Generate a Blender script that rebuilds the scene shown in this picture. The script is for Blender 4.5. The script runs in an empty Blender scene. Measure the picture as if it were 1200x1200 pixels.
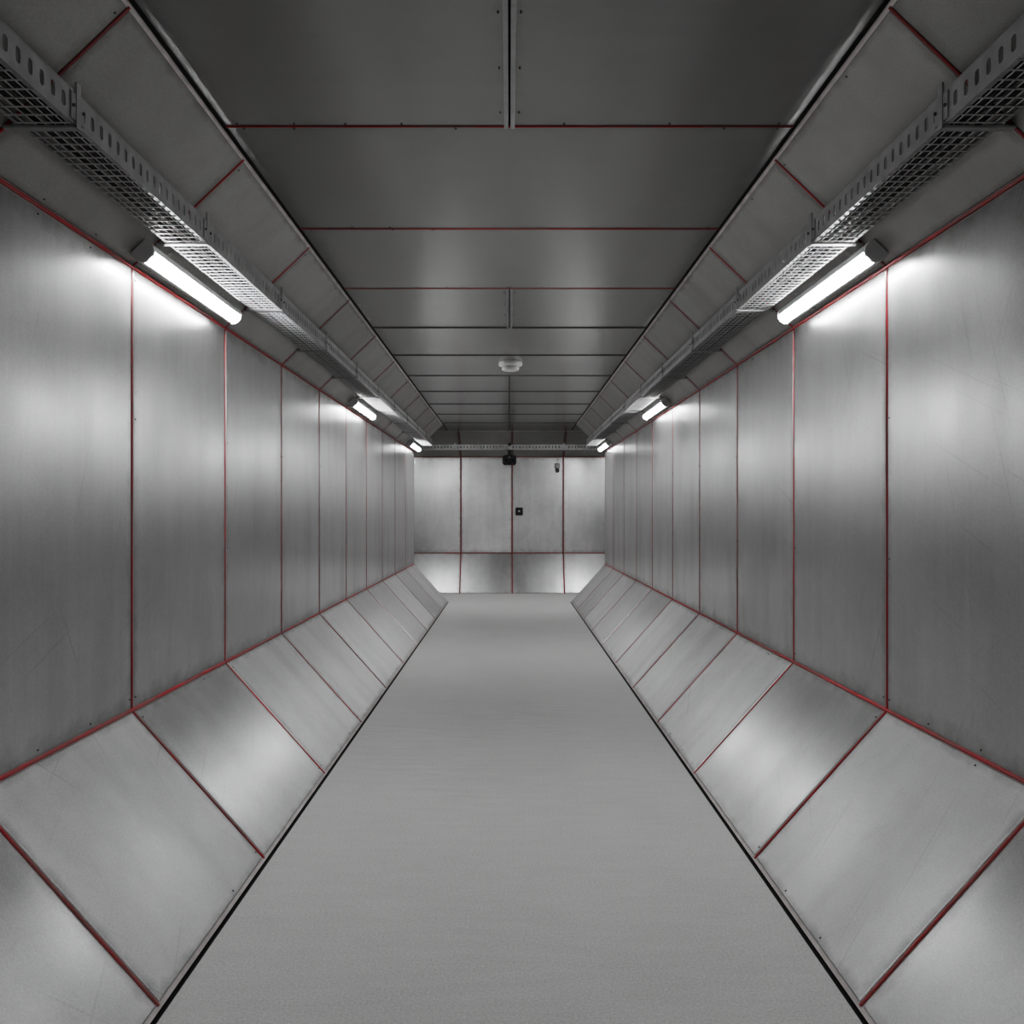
import bpy, math, random
from mathutils import Vector
random.seed(4)
scene=bpy.context.scene
CH=1.476
# ---------------------------------------------------------------- materials
def newmat(name):
    m=bpy.data.materials.new(name); m.use_nodes=True
    nt=m.node_tree; b=nt.nodes['Principled BSDF']
    return m,nt,b
def N(nt,t,**k):
    n=nt.nodes.new(t)
    for a,v in k.items(): setattr(n,a,v)
    return n
def math_n(nt,op,a,b=None,c=None,clamp=False):
    n=N(nt,'ShaderNodeMath',operation=op,use_clamp=clamp)
    for i,x in enumerate((a,b,c)):
        if x is None: continue
        if isinstance(x,(int,float)): n.inputs[i].default_value=x
        else: nt.links.new(x,n.inputs[i])
    return n.outputs[0]
def ramp(nt,fac,p0,c0,p1,c1):
    r=N(nt,'ShaderNodeMapRange'); r.clamp=True
    r.inputs[1].default_value=p0; r.inputs[2].default_value=p1
    r.inputs[3].default_value=c0; r.inputs[4].default_value=c1
    nt.links.new(fac,r.inputs[0]); return r.outputs[0]
def steel(name,base,rough,metallic,var=.06,rvar=.03,grime=.3,streak=(30,1.2),tint=(1,1,1),bump=.04,smear=.05,grain=3.,waves=9.,scr=.0,prand=0.,stw=1.4,rlim=(.285,.9)):
    m,nt,b=newmat(name); L=nt.links
    uvm=N(nt,'ShaderNodeUVMap',uv_map='m'); uvn=N(nt,'ShaderNodeUVMap',uv_map='n')
    geo=N(nt,'ShaderNodeNewGeometry'); oi=N(nt,'ShaderNodeObjectInfo')
    rnd=math_n(nt,'FRACT',math_n(nt,'ADD',geo.outputs['Random Per Island'],oi.outputs['Random']))
    off=N(nt,'ShaderNodeCombineXYZ'); L.new(math_n(nt,'MULTIPLY',rnd,57.),off.inputs[0]); L.new(math_n(nt,'MULTIPLY',rnd,31.),off.inputs[2])
    add=N(nt,'ShaderNodeVectorMath',operation='ADD'); L.new(uvm.outputs[0],add.inputs[0]); L.new(off.outputs[0],add.inputs[1])
    def noise(scale,detail,vec=None,rough=.55,dist=0.):
        mp=N(nt,'ShaderNodeMapping'); L.new(add.outputs[0],mp.inputs[0])
        mp.inputs['Scale'].default_value=vec if vec else (1,1,1)
        n=N(nt,'ShaderNodeTexNoise'); n.inputs['Scale'].default_value=scale; n.inputs['Detail'].default_value=detail
        n.inputs['Roughness'].default_value=rough; n.inputs['Distortion'].default_value=dist
        L.new(mp.outputs[0],n.inputs['Vector']); return n.outputs[0]
    big=noise(1.5,2,rough=.5); mid=noise(10,3,rough=.6); fine=noise(150,2,rough=.7); st=noise(1,3,(streak[0],streak[1],1),rough=.6)
    sep=N(nt,'ShaderNodeSeparateXYZ'); L.new(uvn.outputs[0],sep.inputs[0])
    u,v=sep.outputs[0],sep.outputs[1]
    du=math_n(nt,'MINIMUM',u,math_n(nt,'SUBTRACT',1.,u)); dv=math_n(nt,'MINIMUM',v,math_n(nt,'SUBTRACT',1.,v))
    d=math_n(nt,'MINIMUM',du,dv)
    dd=math_n(nt,'ADD',d,math_n(nt,'MULTIPLY',math_n(nt,'SUBTRACT',mid,.5),.07))
    edge=ramp(nt,dd,-.015,1.,.035,0.)
    c5=lambda x,k: math_n(nt,'MULTIPLY',math_n(nt,'SUBTRACT',x,.5),k)
    val=math_n(nt,'ADD',c5(big,var*2.),c5(mid,var*1.))
    val=math_n(nt,'ADD',val,c5(st,var*stw))
    if grain: val=math_n(nt,'ADD',val,c5(fine,var*grain))
    val=math_n(nt,'ADD',val,c5(rnd,var*1.2))
    val=math_n(nt,'ADD',val,1.)
    val=math_n(nt,'MULTIPLY',val,math_n(nt,'SUBTRACT',1.,math_n(nt,'MULTIPLY',edge,grime)))
    r=math_n(nt,'ADD',c5(big,rvar*2.),rough)
    r=math_n(nt,'ADD',r,c5(st,rvar*.8*stw))
    r=math_n(nt,'ADD',r,c5(rnd,prand))
    if smear:
        smf=noise(1,2,(3.2,.7,1),rough=.5)
        smf=ramp(nt,smf,.42,0.,.75,1.)
        val=math_n(nt,'MULTIPLY',val,math_n(nt,'SUBTRACT',1.,math_n(nt,'MULTIPLY',smf,smear*1.5)))
        r=math_n(nt,'ADD',r,math_n(nt,'MULTIPLY',smf,smear))
    r=math_n(nt,'ADD',r,math_n(nt,'MULTIPLY',edge,.08),clamp=True)
    r=math_n(nt,'MINIMUM',math_n(nt,'MAXIMUM',r,rlim[0]),rlim[1])
    if scr:
        tot=None
        for ang,sx,sy in ((.35,60,1.1),(-.5,70,1.3),(1.2,60,1.0)):
            mp0=N(nt,'ShaderNodeMapping'); mp0.inputs['Rotation'].default_value=(0,0,ang); L.new(add.outputs[0],mp0.inputs[0])
            mp=N(nt,'ShaderNodeMapping'); mp.inputs['Scale'].default_value=(sx,sy,1); L.new(mp0.outputs[0],mp.inputs[0])
            n=N(nt,'ShaderNodeTexNoise'); n.inputs['Scale'].default_value=1; n.inputs['Detail'].default_value=1; L.new(mp.outputs[0],n.inputs['Vector'])
            s=ramp(nt,n.outputs[0],.70,0.,.78,scr); tot=s if tot is None else math_n(nt,'MAXIMUM',tot,s)
        val=math_n(nt,'MULTIPLY',val,math_n(nt,'SUBTRACT',1.,tot))
    col=N(nt,'ShaderNodeCombineXYZ')
    for i in range(3): L.new(math_n(nt,'MULTIPLY',val,base*tint[i],clamp=True),col.inputs[i])
    L.new(col.outputs[0],b.inputs['Base Color'])
    L.new(r,b.inputs['Roughness'])
    b.inputs['Metallic'].default_value=metallic
    bp=N(nt,'ShaderNodeBump'); bp.inputs['Strength'].default_value=bump*4; bp.inputs['Distance'].default_value=.002
    h=math_n(nt,'ADD',math_n(nt,'MULTIPLY',st,.12*stw),math_n(nt,'MULTIPLY',big,waves))
    L.new(h,bp.inputs['Height']); L.new(bp.outputs[0],b.inputs['Normal'])
    return m
def plain(name,col,rough=.5,metallic=0.,noise=0.,scale=30,bump=0.):
    m,nt,b=newmat(name); L=nt.links
    b.inputs['Roughness'].default_value=rough; b.inputs['Metallic'].default_value=metallic
    tc=N(nt,'ShaderNodeTexCoord'); n=N(nt,'ShaderNodeTexNoise'); n.inputs['Scale'].default_value=scale; n.inputs['Detail'].default_value=3
    L.new(tc.outputs['Object'],n.inputs['Vector'])
    mx=N(nt,'ShaderNodeMix',data_type='RGBA')
    mx.inputs[6].default_value=(*[c*(1-noise) for c in col],1); mx.inputs[7].default_value=(*[min(1,c*(1+noise)) for c in col],1)
    L.new(n.outputs[0],mx.inputs[0]); L.new(mx.outputs[2],b.inputs['Base Color'])
    return m
M_wall=steel('brushed_wall_steel',.54,.288,.93,var=.12,rvar=.03,grime=.35,smear=.08,scr=.14,waves=18,prand=.03,stw=1.2,streak=(30,1.0),grain=3.)
M_low=steel('galvanised_kick_steel',.62,.286,.90,var=.12,rvar=.02,grime=.35,streak=(7,7),smear=.06,waves=14,scr=.10,grain=4.)
M_low2=steel('galvanised_kick_steel_dull',.58,.41,.78,var=.13,rvar=.05,grime=.4,streak=(7,7),smear=.09,waves=12,scr=.16,grain=4.)
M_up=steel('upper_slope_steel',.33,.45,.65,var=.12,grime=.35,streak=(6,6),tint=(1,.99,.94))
M_ceil=steel('ceiling_steel',.335,.24,.9,var=.08,rvar=.02,grime=.15,streak=(1.0,9),smear=0,grain=2.,bump=.02,waves=10,tint=(1,1,.97),rlim=(.2,.262))
M_end=steel('end_wall_steel',.67,.30,.92,var=.2,rvar=.05,smear=.07,streak=(10,1.5),grain=3.,stw=1.2)
M_back=plain('seam_backing',(.03,.03,.03),.8)
M_seal=plain('pale_sealant',(.52,.48,.47),.6,noise=.4,scale=12)
M_edge=plain('metal_cover_strip',(.38,.38,.38),.5,.2,noise=.2)
M_line=plain('joint_line',(.10,.095,.09),.6,noise=.2)
M_dark=plain('dark_channel',(.018,.018,.018),.8)
M_screw=plain('screw_steel',(.12,.12,.12),.5,.7)
M_tray=plain('galvanised_tray',(.38,.38,.38),.45,.75,noise=.35,scale=12)
M_wire=plain('galvanised_wire',(.58,.58,.58),.38,.8,noise=.2,scale=20)
M_cable=plain('cable_rubber',(.04,.04,.04),.6)
M_plastic=plain('white_plastic',(.7,.7,.68),.4)
M_black=plain('black_plastic',(.012,.012,.012),.4)
M_grey=plain('lamp_housing_grey',(.45,.45,.45),.4,.2)
def redmat():
    m,nt,b=newmat('red_sealant'); L=nt.links
    tc=N(nt,'ShaderNodeTexCoord'); n=N(nt,'ShaderNodeTexNoise'); n.inputs['Scale'].default_value=3.5; n.inputs['Detail'].default_value=5; n.inputs['Roughness'].default_value=.7
    L.new(tc.outputs['Object'],n.inputs['Vector'])
    cr=N(nt,'ShaderNodeValToRGB'); e=cr.color_ramp.elements
    e[0].position=.36; e[0].color=(.20,.08,.075,1); e[1].position=.60; e[1].color=(.40,.03,.04,1)
    L.new(n.outputs[0],cr.inputs[0]); L.new(cr.outputs[0],b.inputs['Base Color']); b.inputs['Roughness'].default_value=.5
    return m
M_red=redmat()
def floormat():
    m,nt,b=newmat('grey_textured_floor'); L=nt.links
    tc=N(nt,'ShaderNodeTexCoord')
    def nz(s,d,vec=(1,1,1),r=.6):
        mp=N(nt,'ShaderNodeMapping'); mp.inputs['Scale'].default_value=vec; L.new(tc.outputs['Object'],mp.inputs[0])
        n=N(nt,'ShaderNodeTexNoise'); n.inputs['Scale'].default_value=s; n.inputs['Detail'].default_value=d; n.inputs['Roughness'].default_value=r
        L.new(mp.outputs[0],n.inputs['Vector']); return n.outputs[0]
    a=nz(1.2,4,(1,.7,1)); f=nz(110,3,r=.8); g=nz(6,4,(.5,2.6,1))
    v=math_n(nt,'ADD',math_n(nt,'MULTIPLY',math_n(nt,'SUBTRACT',a,.5),.22),math_n(nt,'MULTIPLY',math_n(nt,'SUBTRACT',f,.5),1.1))
    v=math_n(nt,'ADD',v,math_n(nt,'MULTIPLY',math_n(nt,'SUBTRACT',g,.5),.16))
    v=math_n(nt,'MULTIPLY',math_n(nt,'ADD',v,1.),.51)
    c=N(nt,'ShaderNodeCombineXYZ')
    for i,t in enumerate((1,1,.985)): L.new(math_n(nt,'MULTIPLY',v,t),c.inputs[i])
    L.new(c.outputs[0],b.inputs['Base Color']); b.inputs['Roughness'].default_value=.56
    bp=N(nt,'ShaderNodeBump'); bp.inputs['Strength'].default_value=.5; bp.inputs['Distance'].default_value=.004
    h=math_n(nt,'ADD',f,math_n(nt,'MULTIPLY',g,6.)); L.new(h,bp.inputs['Height']); L.new(bp.outputs[0],b.inputs['Normal'])
    return m
M_floor=floormat()
LAMP=80.
m,nt,b=newmat('lamp_diffuser'); b.inputs['Base Color'].default_value=(.9,.9,.9,1)
b.inputs['Emission Color'].default_value=(.985,.992,1,1); b.inputs['Emission Strength'].default_value=LAMP; M_lamp=m
# ---------------------------------------------------------------- mesh helper
class MB:
    def __init__(s): s.v=[]; s.f=[]; s.mi=[]; s.uvm=[]; s.uvn=[]; s.mats=[]
    def mat(s,m):
        if m not in s.mats: s.mats.append(m)
        return s.mats.index(m)
    def face(s,idx,m,um=None,un=None):
        s.f.append(idx); s.mi.append(s.mat(m))
        s.uvm.append(um or [(0,0)]*len(idx)); s.uvn.append(un or [(.5,.5)]*len(idx))
    def quad(s,p,m,um=None,un=None):
        i=len(s.v); s.v+= [tuple(x) for x in p]; s.face(tuple(range(i,i+len(p))),m,um,un)
    def panel(s,o,u,v,lu,lv,n,m,th=.010,ch=.003):
        """chamfered sheet; o= corner on finished surface, n= into the room"""
        o,u,v,n=map(Vector,(o,u,v,n)); i=len(s.v)
        for (off,h) in ((0,-th),(0,-ch),(ch,0)):
            for (a,c) in ((off,off),(lu-off,off),(lu-off,lv-off),(off,lv-off)):
                s.v.append(tuple(o+u*a+v*c+n*h))
        C=[(0,0),(lu,0),(lu,lv),(0,lv)]; D=[(0,0),(1,0),(1,1),(0,1)]
        flip = u.cross(v).dot(n)<0
        def add(ix,c,d):
            if flip: ix=ix[::-1]; c=c[::-1]; d=d[::-1]
            s.face(tuple(i+k for k in ix),m,c,d)
        add([8,9,10,11],C,D)
        for k in range(4):
            j=(k+1)%4
            add([k,j,4+j,4+k],[C[k],C[j],C[j],C[k]],[(.3,.3)]*4)
            add([4+k,4+j,8+j,8+k],[C[k],C[j],C[j],C[k]],[(.3,.3)]*4)
    def box(s,c,d,m,ax=None):
        c=Vector(c); X,Y,Z=[Vector(a) for a in (ax or ((1,0,0),(0,1,0),(0,0,1)))]
        i=len(s.v)
        for z in (-1,1):
            for y in (-1,1):
                for x in (-1,1): s.v.append(tuple(c+X*x*d[0]/2+Y*y*d[1]/2+Z*z*d[2]/2))
        for q in ((0,2,3,1),(4,5,7,6),(0,1,5,4),(2,6,7,3),(0,4,6,2),(1,3,7,5)): s.face(tuple(i+k for k in q),m)
    def tube(s,p0,p1,r,m,k=6,caps=True,r1=None):
        p0,p1=Vector(p0),Vector(p1); d=(p1-p0).normalized()
        a=d.orthogonal().normalized(); b=d.cross(a); i=len(s.v); r1=r if r1 is None else r1
        for p,rr in ((p0,r),(p1,r1)):
            for j in range(k):
                t=2*math.pi*j/k; s.v.append(tuple(p+a*math.cos(t)*rr+b*math.sin(t)*rr))
        for j in range(k):
            jj=(j+1)%k; s.face((i+j,i+jj,i+k+jj,i+k+j),m)
        if caps: s.face(tuple(i+j for j in range(k))[::-1],m); s.face(tuple(i+k+j for j in range(k)),m)
    def prism(s,prof,p,ax,d,L,m):
        p,d=Vector(p),Vector(d); A,B=Vector(ax[0]),Vector(ax[1]); i=len(s.v); k=len(prof)
        for t in (0,L):
            for a,b in prof: s.v.append(tuple(p+A*a+B*b+d*t))
        for j in range(k):
            jj=(j+1)%k; s.face((i+j,i+jj,i+k+jj,i+k+j),m)
        s.face(tuple(i+j for j in range(k))[::-1],m); s.face(tuple(i+k+j for j in range(k)),m)
    def build(s,name,parent=None,smooth=False,fixn=False):
        me=bpy.data.meshes.new(name); me.from_pydata(s.v,[],s.f)
        for mt in s.mats: me.materials.append(mt)
        me.polygons.foreach_set('material_index',s.mi)
        for nm,src in (('m',s.uvm),('n',s.uvn)):
            l=me.uv_layers.new(name=nm); flat=[c for f in src for uv in f for c in uv]; l.data.foreach_set('uv',flat)
        if fixn:
            import bmesh
            bm=bmesh.new(); bm.from_mesh(me); bmesh.ops.recalc_face_normals(bm,faces=bm.faces); bm.to_mesh(me); bm.free()
        if smooth: me.polygons.foreach_set('use_smooth',[True]*len(me.polygons))
        me.update()
        ob=bpy.data.objects.new(name,me); scene.collection.objects.link(ob)
        if parent: ob.parent=parent
        return ob
def empty(name):
    e=bpy.data.objects.new(name,None); scene.collection.objects.link(e); return e
# ---------------------------------------------------------------- profile
FX,WX,CX=1.0476,1.619,1.1355
Z1,Z2,Z3=.637,2.538,3.0
Y0=-8.6; Y1=15.07
seams=[3.813+1.25*k for k in range(0,9)]
seams=[2.667]+seams
y=2.667
while y-1.25>Y0: y-=1.25; seams.insert(0,y)
edges=[Y0]+seams+[Y1]
G=.011
def screw(mb,p,n,r=.0038,h=.003):
    p,n=Vector(p),Vector(n); mb.tube(p-n*.001,p+n*h,r,M_screw,6)
def strip(mb_p,mb_s,mb_seal,mb_red,A,B,along,ed,m,sealm,n,red=.0048,G2=None,pick=None):
    A,B,n,al=Vector(A),Vector(B),Vector(n),Vector(along)
    g=G2 or G
    v=(B-A); lv=v.length; v.normalize()
    for k in range(len(ed)-1):
        a,b=ed[k],ed[k+1]
        mb_p.panel(A+al*(a+g)+v*G,al,v,b-a-2*g,lv-2*G,n,pick(a) if pick else m)
        for t in (a+.03,b-.03):
            q=int(lv/.5)
            for j in range(q+1):
                if random.random()<.4: screw(mb_s,A+al*t+v*(.05+(lv-.1)*j/max(1,q)),n)
        for j in range(1,3):
            for e in (.03,lv-.03):
                if random.random()<.4: screw(mb_s,A+al*(a+(b-a)*j/3)+v*e,n)
    for k in range(1,len(ed)-1):
        c=ed[k]
        p=[A+al*(c-g)-n*.006,A+al*(c+g)-n*.006,B+al*(c+g)-n*.006,B+al*(c-g)-n*.006]
        mb_seal.quad(p,sealm)
        mb_red.tube(A+al*c-n*.003+v*.004,B+al*c-n*.003-v*.004,red,M_red,6)
    a,b=ed[0],ed[-1]
    for P,sg in ((A,1),(B,-1)):
        mb_seal.quad([P+al*a-n*.005-v*sg*.006,P+al*b-n*.005-v*sg*.006,P+al*b-n*.005+v*sg*G,P+al*a-n*.005+v*sg*G],M_seal)
def backing(name,pts,m=M_back,parent=None):
    mb=MB()
    for q in pts: mb.quad(q,m)
    return mb.build(name,parent)
dz=.012
glossy_spans=(1.417,3.813,8.813,10.063,12.563,-1.083,-3.583)
def lowpick(a): return M_low if any(abs(a-g)<.05 for g in glossy_spans) else M_low2
for side,sg in (('left',-1),('right',1)):
    x=sg*(WX+dz)
    wall=backing('wall_'+side,[[(x,Y0,Z1-.01),(x,Y1,Z1-.01),(x,Y1,Z2+.01),(x,Y0,Z2+.01)]])
    P,S,SE,R=MB(),MB(),MB(),MB()
    strip(P,S,SE,R,(sg*WX,0,Z1),(sg*WX,0,Z2),(0,1,0),edges,M_wall,M_back,(-sg,0,0),red=.0058,G2=.012)
    R.tube((sg*(WX-.001),Y0,Z1),(sg*(WX-.001),Y1,Z1),.0080,M_red,6)
    R.tube((sg*(WX-.001),Y0,Z2),(sg*(WX-.001),Y1,Z2),.0075,M_red,6)
    P.build('steel_panels',wall); S.build('panel_screws',wall); SE.build('sealant_bed',wall); R.build('red_seal',wall)
    d=Vector((sg*(WX-FX),0,Z1)); n=Vector((-d.z*sg,0,abs(d.x))).normalized()
    A=Vector((sg*FX,0,0)); B=Vector((sg*WX,0,Z1))
    o=n*dz
    base=backing('baseboard_'+side,[[A-o+Vector((0,Y0,0)),A-o+Vector((0,Y1,0)),B-o+Vector((0,Y1,0)),B-o+Vector((0,Y0,0))]])
    P,S,SE,R=MB(),MB(),MB(),MB()
    strip(P,S,SE,R,A,B,(0,1,0),edges,M_low,M_seal,n,red=.0050,G2=.016,pick=lowpick)
    P.build('kick_panels',base); S.build('panel_screws',base); SE.build('sealant_bed',base); R.build('red_seal',base)
    A=Vector((sg*WX,0,Z2)); B=Vector((sg*CX,0,Z3)); d=B-A; n=Vector((-sg*d.z,0,-abs(d.x))).normalized(); o=n*dz
    tr=backing('trim_1' if sg<0 else 'trim_2',[[A-o+Vector((0,Y0,0)),A-o+Vector((0,Y1,0)),B-o+Vector((0,Y1,0)),B-o+Vector((0,Y0,0))]])
    P,S,SE,R=MB(),MB(),MB(),MB()
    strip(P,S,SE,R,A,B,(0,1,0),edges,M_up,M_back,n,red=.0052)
    P.build('sloped_panels',tr); S.build('panel_screws',tr); SE.build('sealant_bed',tr); R.build('red_seal',tr)
# ---------------------------------------------------------------- ceiling
CY=16.2; XE=6.0
ceil=backing('ceiling',[[(-CX-.02,Y0,Z3+dz),(CX+.02,Y0,Z3+dz),(CX+.02,Y1,Z3+dz),(-CX-.02,Y1,Z3+dz)],
                        [(-XE,Y1,Z3+dz),(XE,Y1,Z3+dz),(XE,CY+.02,Z3+dz),(-XE,CY+.02,Z3+dz)]])
P,S,SE,R=MB(),MB(),MB(),MB()
rows=[3.487+1.25*k for k in range(-9,11)]
rows=[Y0]+[r for r in rows if r>Y0+.1 and r<CY-.3]+[CY]
HW=CX-.022
for k in range(len(rows)-1):
    a,b=rows[k],rows[k+1]
    g=.006
    mid=(a+b)/2
    split = mid<3.4 or 5.9<mid<7.3 or mid>9.8
    segs=[(-HW,-.006),(.006,HW)] if split else [(-HW,HW)]
    for (x0,x1) in segs:
        P.panel((x0,a+g,Z3),(1,0,0),(0,1,0),x1-x0,b-a-2*g,(0,0,-1),M_ceil)
    if split:
        if mid<9:
            for xx in (-.0125,.0125): S.box((xx,mid,Z3-.006),(.017,b-a-2*g,.012),M_edge)
        for j in range(4):
            for xx in (-.035,.035): screw(S,(xx,a+.12+j*(b-a-.24)/3,Z3),(0,0,-1))
    if k>0:
        R.tube((-HW,a,Z3-.001),(HW,a,Z3-.001),.0040 if a<5.5 else (.003 if a<7 else .007),M_red if a<7 else M_line,6)
        SE.quad([(-HW,a-.007,Z3+.006),(HW,a-.007,Z3+.006),(HW,a+.007,Z3+.006),(-HW,a+.007,Z3+.006)],M_back)
        for j in range(11):
            xx=-HW+.06+j*(2*HW-.12)/10
            for e in (-.02,.02):
                if random.random()<.5: screw(S,(xx+random.uniform(-.01,.01),a+e,Z3),(0,0,-1),.0045)
for sg in (-1,1):
    P.panel((CX if sg>0 else -XE,Y1+.01,Z3),(1,0,0),(0,1,0),XE-CX,CY-Y1-.02,(0,0,-1),M_ceil)
P.build('ceiling_panels',ceil); S.build('cover_strips_and_screws',ceil); SE.build('joint_bed',ceil); R.build('red_seal',ceil)
# ---------------------------------------------------------------- floor
FB=16.6
mb=MB()
gx=FX-.024
mb.box((0,(Y0+Y1)/2,-.05),(2*gx,Y1-Y0,.1),M_floor)
mb.box((0,(Y1+FB-.03)/2,-.05),(2*XE,FB-.03-Y1,.1),M_floor)
for sg in (-1,1):
    mb.box((sg*(gx+.025),(Y0+Y1)/2,-.035),(.05,Y1-Y0,.03),M_dark)
mb.box((0,FB,-.035),(2*XE,.06,.03),M_dark)
mb.build('floor')
# ---------------------------------------------------------------- cross corridor
BY=17.0; BZ1=.741; BZ2=2.575
be=[-XE]+[.05+.98*k for k in range(-6,7) if abs(.05+.98*k)<XE-.2]+[XE]
wb=backing('wall_back',[[(-XE,BY+dz,BZ1-.02),(XE,BY+dz,BZ1-.02),(XE,BY+dz,BZ2+.02),(-XE,BY+dz,BZ2+.02)],
   [(-XE,FB+dz,-.01),(XE,FB+dz,-.01),(XE,BY+dz,BZ1),(-XE,BY+dz,BZ1)],
   [(-XE,BY+dz,BZ2),(XE,BY+dz,BZ2),(XE,CY+dz,Z3+dz),(-XE,CY+dz,Z3+dz)]])
P,S,SE,R=MB(),MB(),MB(),MB()
strip(P,S,SE,R,(0,BY,BZ1),(0,BY,BZ2),(1,0,0),be,M_end,M_back,(0,-1,0),red=.009)
d=Vector((0,BY-FB,BZ1)); n=Vector((0,-d.z,d.y)).normalized()
strip(P,S,SE,R,(0,FB,0),(0,BY,BZ1),(1,0,0),be,M_end,M_seal,n,red=.009)
n=Vector((0,-(Z3-BZ2),-(BY-CY))).normalized()
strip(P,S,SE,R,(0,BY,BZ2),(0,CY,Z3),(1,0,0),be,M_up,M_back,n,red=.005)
R.tube((-XE,BY-.001,BZ1),(XE,BY-.001,BZ1),.008,M_red); R.tube((-XE,BY-.001,BZ2),(XE,BY-.001,BZ2),.005,M_red)
P.build('steel_panels',wb); S.build('panel_screws',wb); SE.build('sealant_bed',wb); R.build('red_seal',wb)
for side,sg in (('left',-1),('right',1)):
    mb=MB()
    pts=[(sg*FX,0),(sg*WX,Z1),(sg*WX,Z2),(sg*CX,Z3),(sg*XE,Z3),(sg*XE,0)]
    mb.quad([(a,Y1+.012,c) for a,c in (pts if sg<0 else pts[::-1])],M_wall)
    for (p,q) in zip(pts[:3],pts[1:4]):
        mb.quad([(p[0],Y1,p[1]),(q[0],Y1,q[1]),(q[0],Y1+.012,q[1]),(p[0],Y1+.012,p[1])],M_edge)
    mb.build('wall_junction_'+side)
    mb=MB(); mb.quad([(sg*XE,Y1,0),(sg*XE,BY,0),(sg*XE,BY,Z3),(sg*XE,Y1,Z3)],M_wall); mb.build('wall_side_passage_'+side)
mb=MB(); mb.quad([(-1.7,Y0,-.02),(1.7,Y0,-.02),(1.7,Y0,Z3+.02),(-1.7,Y0,Z3+.02)],M_wall); mb.build('wall_front')
# ---------------------------------------------------------------- cable trays
def tray(name,fn,s0,s1,brk,a0=1.30,a1=1.475,z0=CH+1.17,hgt=.092,zs=None):
    root=empty(name); T=MB(); W=MB()
    cell=.06; n=int((s1-s0)/cell)
    ov=[]
    for k in range(12):
        t=2*math.pi*k/12; cx,cy=math.cos(t),math.sin(t)
        ov.append((.012*cx, .010*cy+(.012 if cy>0.01 else (-.012 if cy<-.01 else 0))))
    def rimpt(c,s):
        hx,hy=cell/2,hgt/2; m=max(abs(c)/hx,abs(s)/hy); return c/m,s/m
    rect=[rimpt(o[0],o[1]) for o in ov]
    for k,(c,s) in ((1,(1,1)),(5,(-1,1)),(7,(-1,-1)),(11,(1,-1))): rect[k]=(c*cell/2,s*hgt/2)
    for i in range(n):
        sc=s0+(i+.5)*cell; zc=z0+hgt/2; b=len(T.v)
        for c,s in rect: T.v.append(tuple(fn(sc+c,a0,zc+s)))
        for c,s in ov: T.v.append(tuple(fn(sc+c,a0,zc+s)))
        for c,s in ov: T.v.append(tuple(fn(sc+c,a0+.004,zc+s)))
        for k in range(12):
            j=(k+1)%12
            T.face((b+k,b+j,b+12+j,b+12+k),M_tray)
            T.face((b+12+k,b+12+j,b+24+j,b+24+k),M_tray)
    L=n*cell; s1=s0+L
    def bx(sa,sb,a,b,z,zz,m,M):
        pts=[fn(s,x,y) for y in (z,zz) for x in (a,b) for s in (sa,sb)]
        i=len(M.v); M.v+=[tuple(p) for p in pts]
        for q in ((0,2,3,1),(4,5,7,6),(0,1,5,4),(2,6,7,3),(0,4,6,2),(1,3,7,5)): M.face(tuple(i+k for k in q),m)
    bx(s0,s1,a0-.001,a0+.022,z0+hgt,z0+hgt+.004,M_tray,T)
    bx(s0,s1,a0-.001,a0+.016,z0-.004,z0,M_tray,T)
    bx(s0,s1,a1-.003,a1,z0,z0+.03,M_tray,T)
    bx(s0,s1,a1-.014,a1,z0-.004,z0,M_tray,T)
    na=6
    for k in range(1,na):
        a=a0+(a1-a0)*k/na
        W.tube(fn(s0,a,z0-.002),fn(s1,a,z0-.002),.0024,M_wire,5)
    s=s0+.02
    while s<s1:
        W.tube(fn(s,a0+.004,z0-.005),fn(s,a1-.004,z0-.005),.0026,M_wire,5,False)
        s+=.052
    for s in brk:
        bx(s-.014,s+.014,a0-.006,a1+zs,z0-.014,z0-.006,M_tray,T)
        bx(s-.014,s+.014,a0-.008,a0-.002,z0-.014,z0+hgt+.03,M_tray,T)
        bx(s-.04,s+.04,a0-.005,a0-.001,z0+.006,z0+hgt-.006,M_tray,T)
        for ds in (-.03,.03):
            T.tube(fn(s+ds,a0-.011,z0+hgt/2),fn(s+ds,a0,z0+hgt/2),.005,M_screw,6)
    for a,r in ((a0+.05,.010),(a0+.075,.008),(a0+.12,.011)):
        W.tube(fn(s0,a,z0+r+.002),fn(s1,a,z0+r+.002),r,M_cable,7)
    T.build('perforated_side',root,fixn=True); W.build('wire_mesh_and_cables',root)
    return root
brk=[s for s in seams if s<15.]
for sg in (-1,1):
    tray('cable_tray',lambda s,a,z,sg=sg:Vector((sg*a,s,z)),Y0+.3,15.03,brk,zs=.040)
btray=tray('cable_tray',lambda s,a,z:Vector((s,16.30+(a-1.30),z)),-5.6,5.6,[k*1.0 for k in range(-5,6)],z0=CH+1.20,hgt=.08,zs=.06)
mb=MB(); mb.tube((0,16.262,CH+1.285),(0,16.29,CH+1.285),.028,M_black,16); mb.build('cable_gland',btray,fixn=True)
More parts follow.
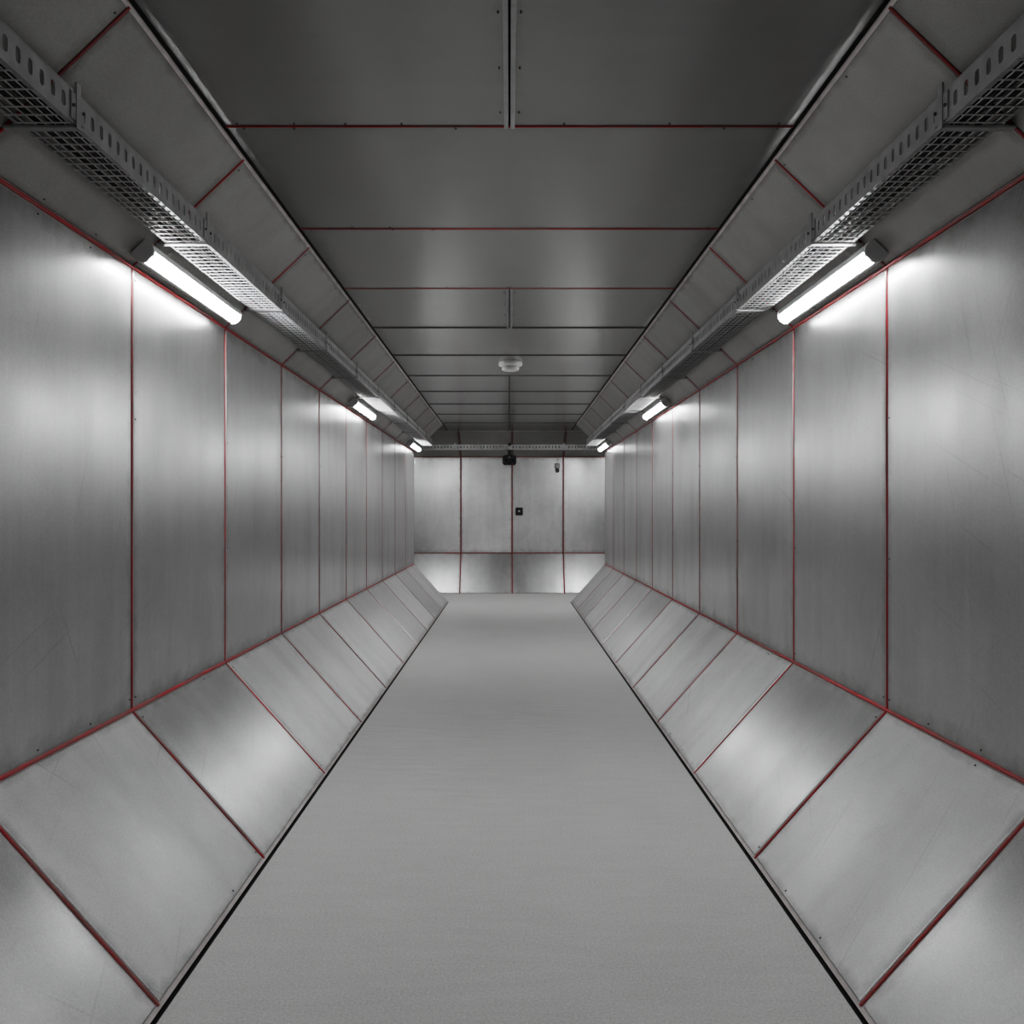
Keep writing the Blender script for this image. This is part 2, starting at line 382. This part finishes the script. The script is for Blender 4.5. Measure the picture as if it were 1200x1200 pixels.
# ---------------------------------------------------------------- lamps
def lamp(c,d,nrm,L=1.19):
    root=empty('strip_lamp'); c,d,n=Vector(c),Vector(d),Vector(nrm).normalized(); t=n.cross(d).normalized()
    H=MB(); D=MB()
    prof=[(-.040,.004),(.040,.004),(.046,.018),(.046,.044),(.034,.058),(-.034,.058),(-.046,.044),(-.046,.018)]
    H.prism(prof,c-d*(L/2+.0),(t,n),d,L,M_grey)
    cap=[(-.042,.003),(.042,.003),(.047,.018),(.047,.045),(.036,.063),(.02,.074),(-.02,.074),(-.036,.063),(-.047,.045),(-.047,.018)]
    H.prism(cap,c-d*(L/2+.016),(t,n),d,.014,M_grey)
    H.prism(cap,c+d*(L/2+.002),(t,n),d,.014,M_grey)
    for e in (-1,1): H.box(c+d*e*L*.3+n*.002,(.13,.03,.004),M_tray,(t,d,n))
    dp=[]
    for k in range(7):
        a=math.pi*k/6; dp.append((.030*math.cos(a),.0585+.020*math.sin(a)))
    D.prism(dp,c-d*(L/2-.001),(t,n),d,L-.002,M_lamp)
    H.build('housing',root,fixn=True); D.build('diffuser',root,fixn=True)
def slope_pt(sg,t): return (sg*(WX-(WX-CX)*t), Z2+(Z3-Z2)*t)
for sg in (-1,1):
    n=Vector((-sg*(Z3-Z2),0,-(WX-CX)))
    for yc in (-5.6,-.62,4.32,9.3,14.3):
        x,z=slope_pt(sg,.135); lamp((x,yc,z),(0,1,0),n)
    n2=Vector((0,-(Z3-BZ2),-(BY-CY)))
    p=Vector((0,BY,BZ2))+Vector((0,CY-BY,Z3-BZ2))*.15
    lamp((sg*2.45,p.y,p.z),(1,0,0),n2)
# ---------------------------------------------------------------- smoke detector
def lathe(mb,c,prof,axis,m,k=32):
    c=Vector(c); ax=Vector(axis); a=ax.orthogonal().normalized(); b=ax.cross(a)
    i=len(mb.v)
    for r,h in prof:
        for j in range(k):
            t=2*math.pi*j/k; mb.v.append(tuple(c+ax*h+a*r*math.cos(t)+b*r*math.sin(t)))
    for q in range(len(prof)-1):
        for j in range(k):
            jj=(j+1)%k; mb.face((i+q*k+j,i+q*k+jj,i+(q+1)*k+jj,i+(q+1)*k+j),m)
    mb.face(tuple(i+(len(prof)-1)*k+j for j in range(k)),m)
root=empty('smoke_detector')
mb=MB(); lathe(mb,(.01,8.9,Z3),[(.115,0),(.12,.02),(.115,.035),(.09,.04),(.09,.05)],(0,0,-1),M_plastic); mb.build('base',root,fixn=True)
mb=MB(); lathe(mb,(.01,8.9,Z3),[(.086,.05),(.088,.062),(.082,.078),(.055,.088),(.0,.092)],(0,0,-1),M_plastic)
mb.build('dome',root,fixn=True)
mb=MB(); lathe(mb,(.01,8.9,Z3),[(.07,.049),(.07,.052),(.07,.056)],(0,0,-1),M_black)
for k in range(16):
    t=k*math.pi/8; mb.box((.01+.084*math.cos(t),8.9+.084*math.sin(t),Z3-.052),(.008,.008,.012),M_black)
mb.build('vents',root)
# ---------------------------------------------------------------- security camera
root=empty('security_camera')
mb=MB(); zc=CH+.985; yc=16.28; xc=.0
mb.box((xc,yc+.06,zc+.14),(.05,.03,.10),M_black)
mb.box((xc,yc+.06,zc+.105),(.10,.08,.03),M_black)
mb.box((xc,yc+.06,zc+.194),(.12,.08,.012),M_black)
mb.build('mount',root,fixn=True)
mb=MB()
mb.prism([(-.125,-.05),(-.10,-.085),(.10,-.085),(.125,-.05),(.125,.06),(.10,.09),(-.10,.09),(-.125,.06)],(xc,yc-.04,zc+.01),((1,0,0),(0,0,1)),(0,1,0),.16,M_black)
for e in (-1,1):
    mb.tube((xc+e*.06,yc-.10,zc),(xc+e*.06,yc-.03,zc),.052,M_black,20)
mb.build('body',root,fixn=True)
M_lens=plain('lens_glass',(.02,.02,.03),.1)
mb=MB()
for e in (-1,1): mb.tube((xc+e*.06,yc-.104,zc),(xc+e*.06,yc-.099,zc),.03,M_lens,20)
mb.box((xc,yc-.045,zc+.06),(.02,.012,.012),M_plastic)
mb.build('lenses',root)
root=empty('wall_control_box'); mb=MB()
mb.prism([(-.06,-.075),(.06,-.075),(.07,-.065),(.07,.065),(.06,.075),(-.06,.075),(-.07,.065),(-.07,-.065)],(.185,BY-.055,CH+.06),((1,0,0),(0,0,1)),(0,1,0),.055,M_black); mb.build('case',root,fixn=True)
mb=MB(); mb.tube((.185,BY-.075,CH+.065),(.185,BY-.054,CH+.065),.018,M_grey,16); mb.build('knob',root,fixn=True)
root=empty('alarm_sounder'); mb=MB()
mb.box((.915,BY-.02,CH+.93),(.09,.04,.10),M_screw); lathe(mb,(.915,BY-.04,CH+.93),[(.035,0),(.05,.03),(.052,.06),(.03,.075)],(0,-1,0),M_grey,20); mb.build('horn',root,fixn=True)
mb=MB(); lathe(mb,(.915,BY-.0,CH+.84),[(.03,0),(.042,.02),(.036,.055),(.0,.07)],(0,-1,0),M_screw,20)
mb.tube((.915,BY-.012,CH+.98),(.915,BY-.012,BZ2),.006,M_grey,8); mb.build('beacon_and_conduit',root,fixn=True)
# ---------------------------------------------------------------- world, camera
w=bpy.data.worlds.new('world'); scene.world=w; w.use_nodes=True
w.node_tree.nodes['Background'].inputs[0].default_value=(0,0,0,1)
cam=bpy.data.cameras.new('camera'); co=bpy.data.objects.new('camera',cam); scene.collection.objects.link(co)
co.location=(0,0,CH); co.rotation_euler=(math.pi/2,0,0)
cam.sensor_width=36; cam.lens=36*1041/1200; cam.shift_x=3/1200; cam.shift_y=3/1200; cam.clip_end=100
scene.camera=co
scene.view_settings.view_transform='AgX'
scene.view_settings.look='AgX - Medium High Contrast'
scene.view_settings.exposure=.05
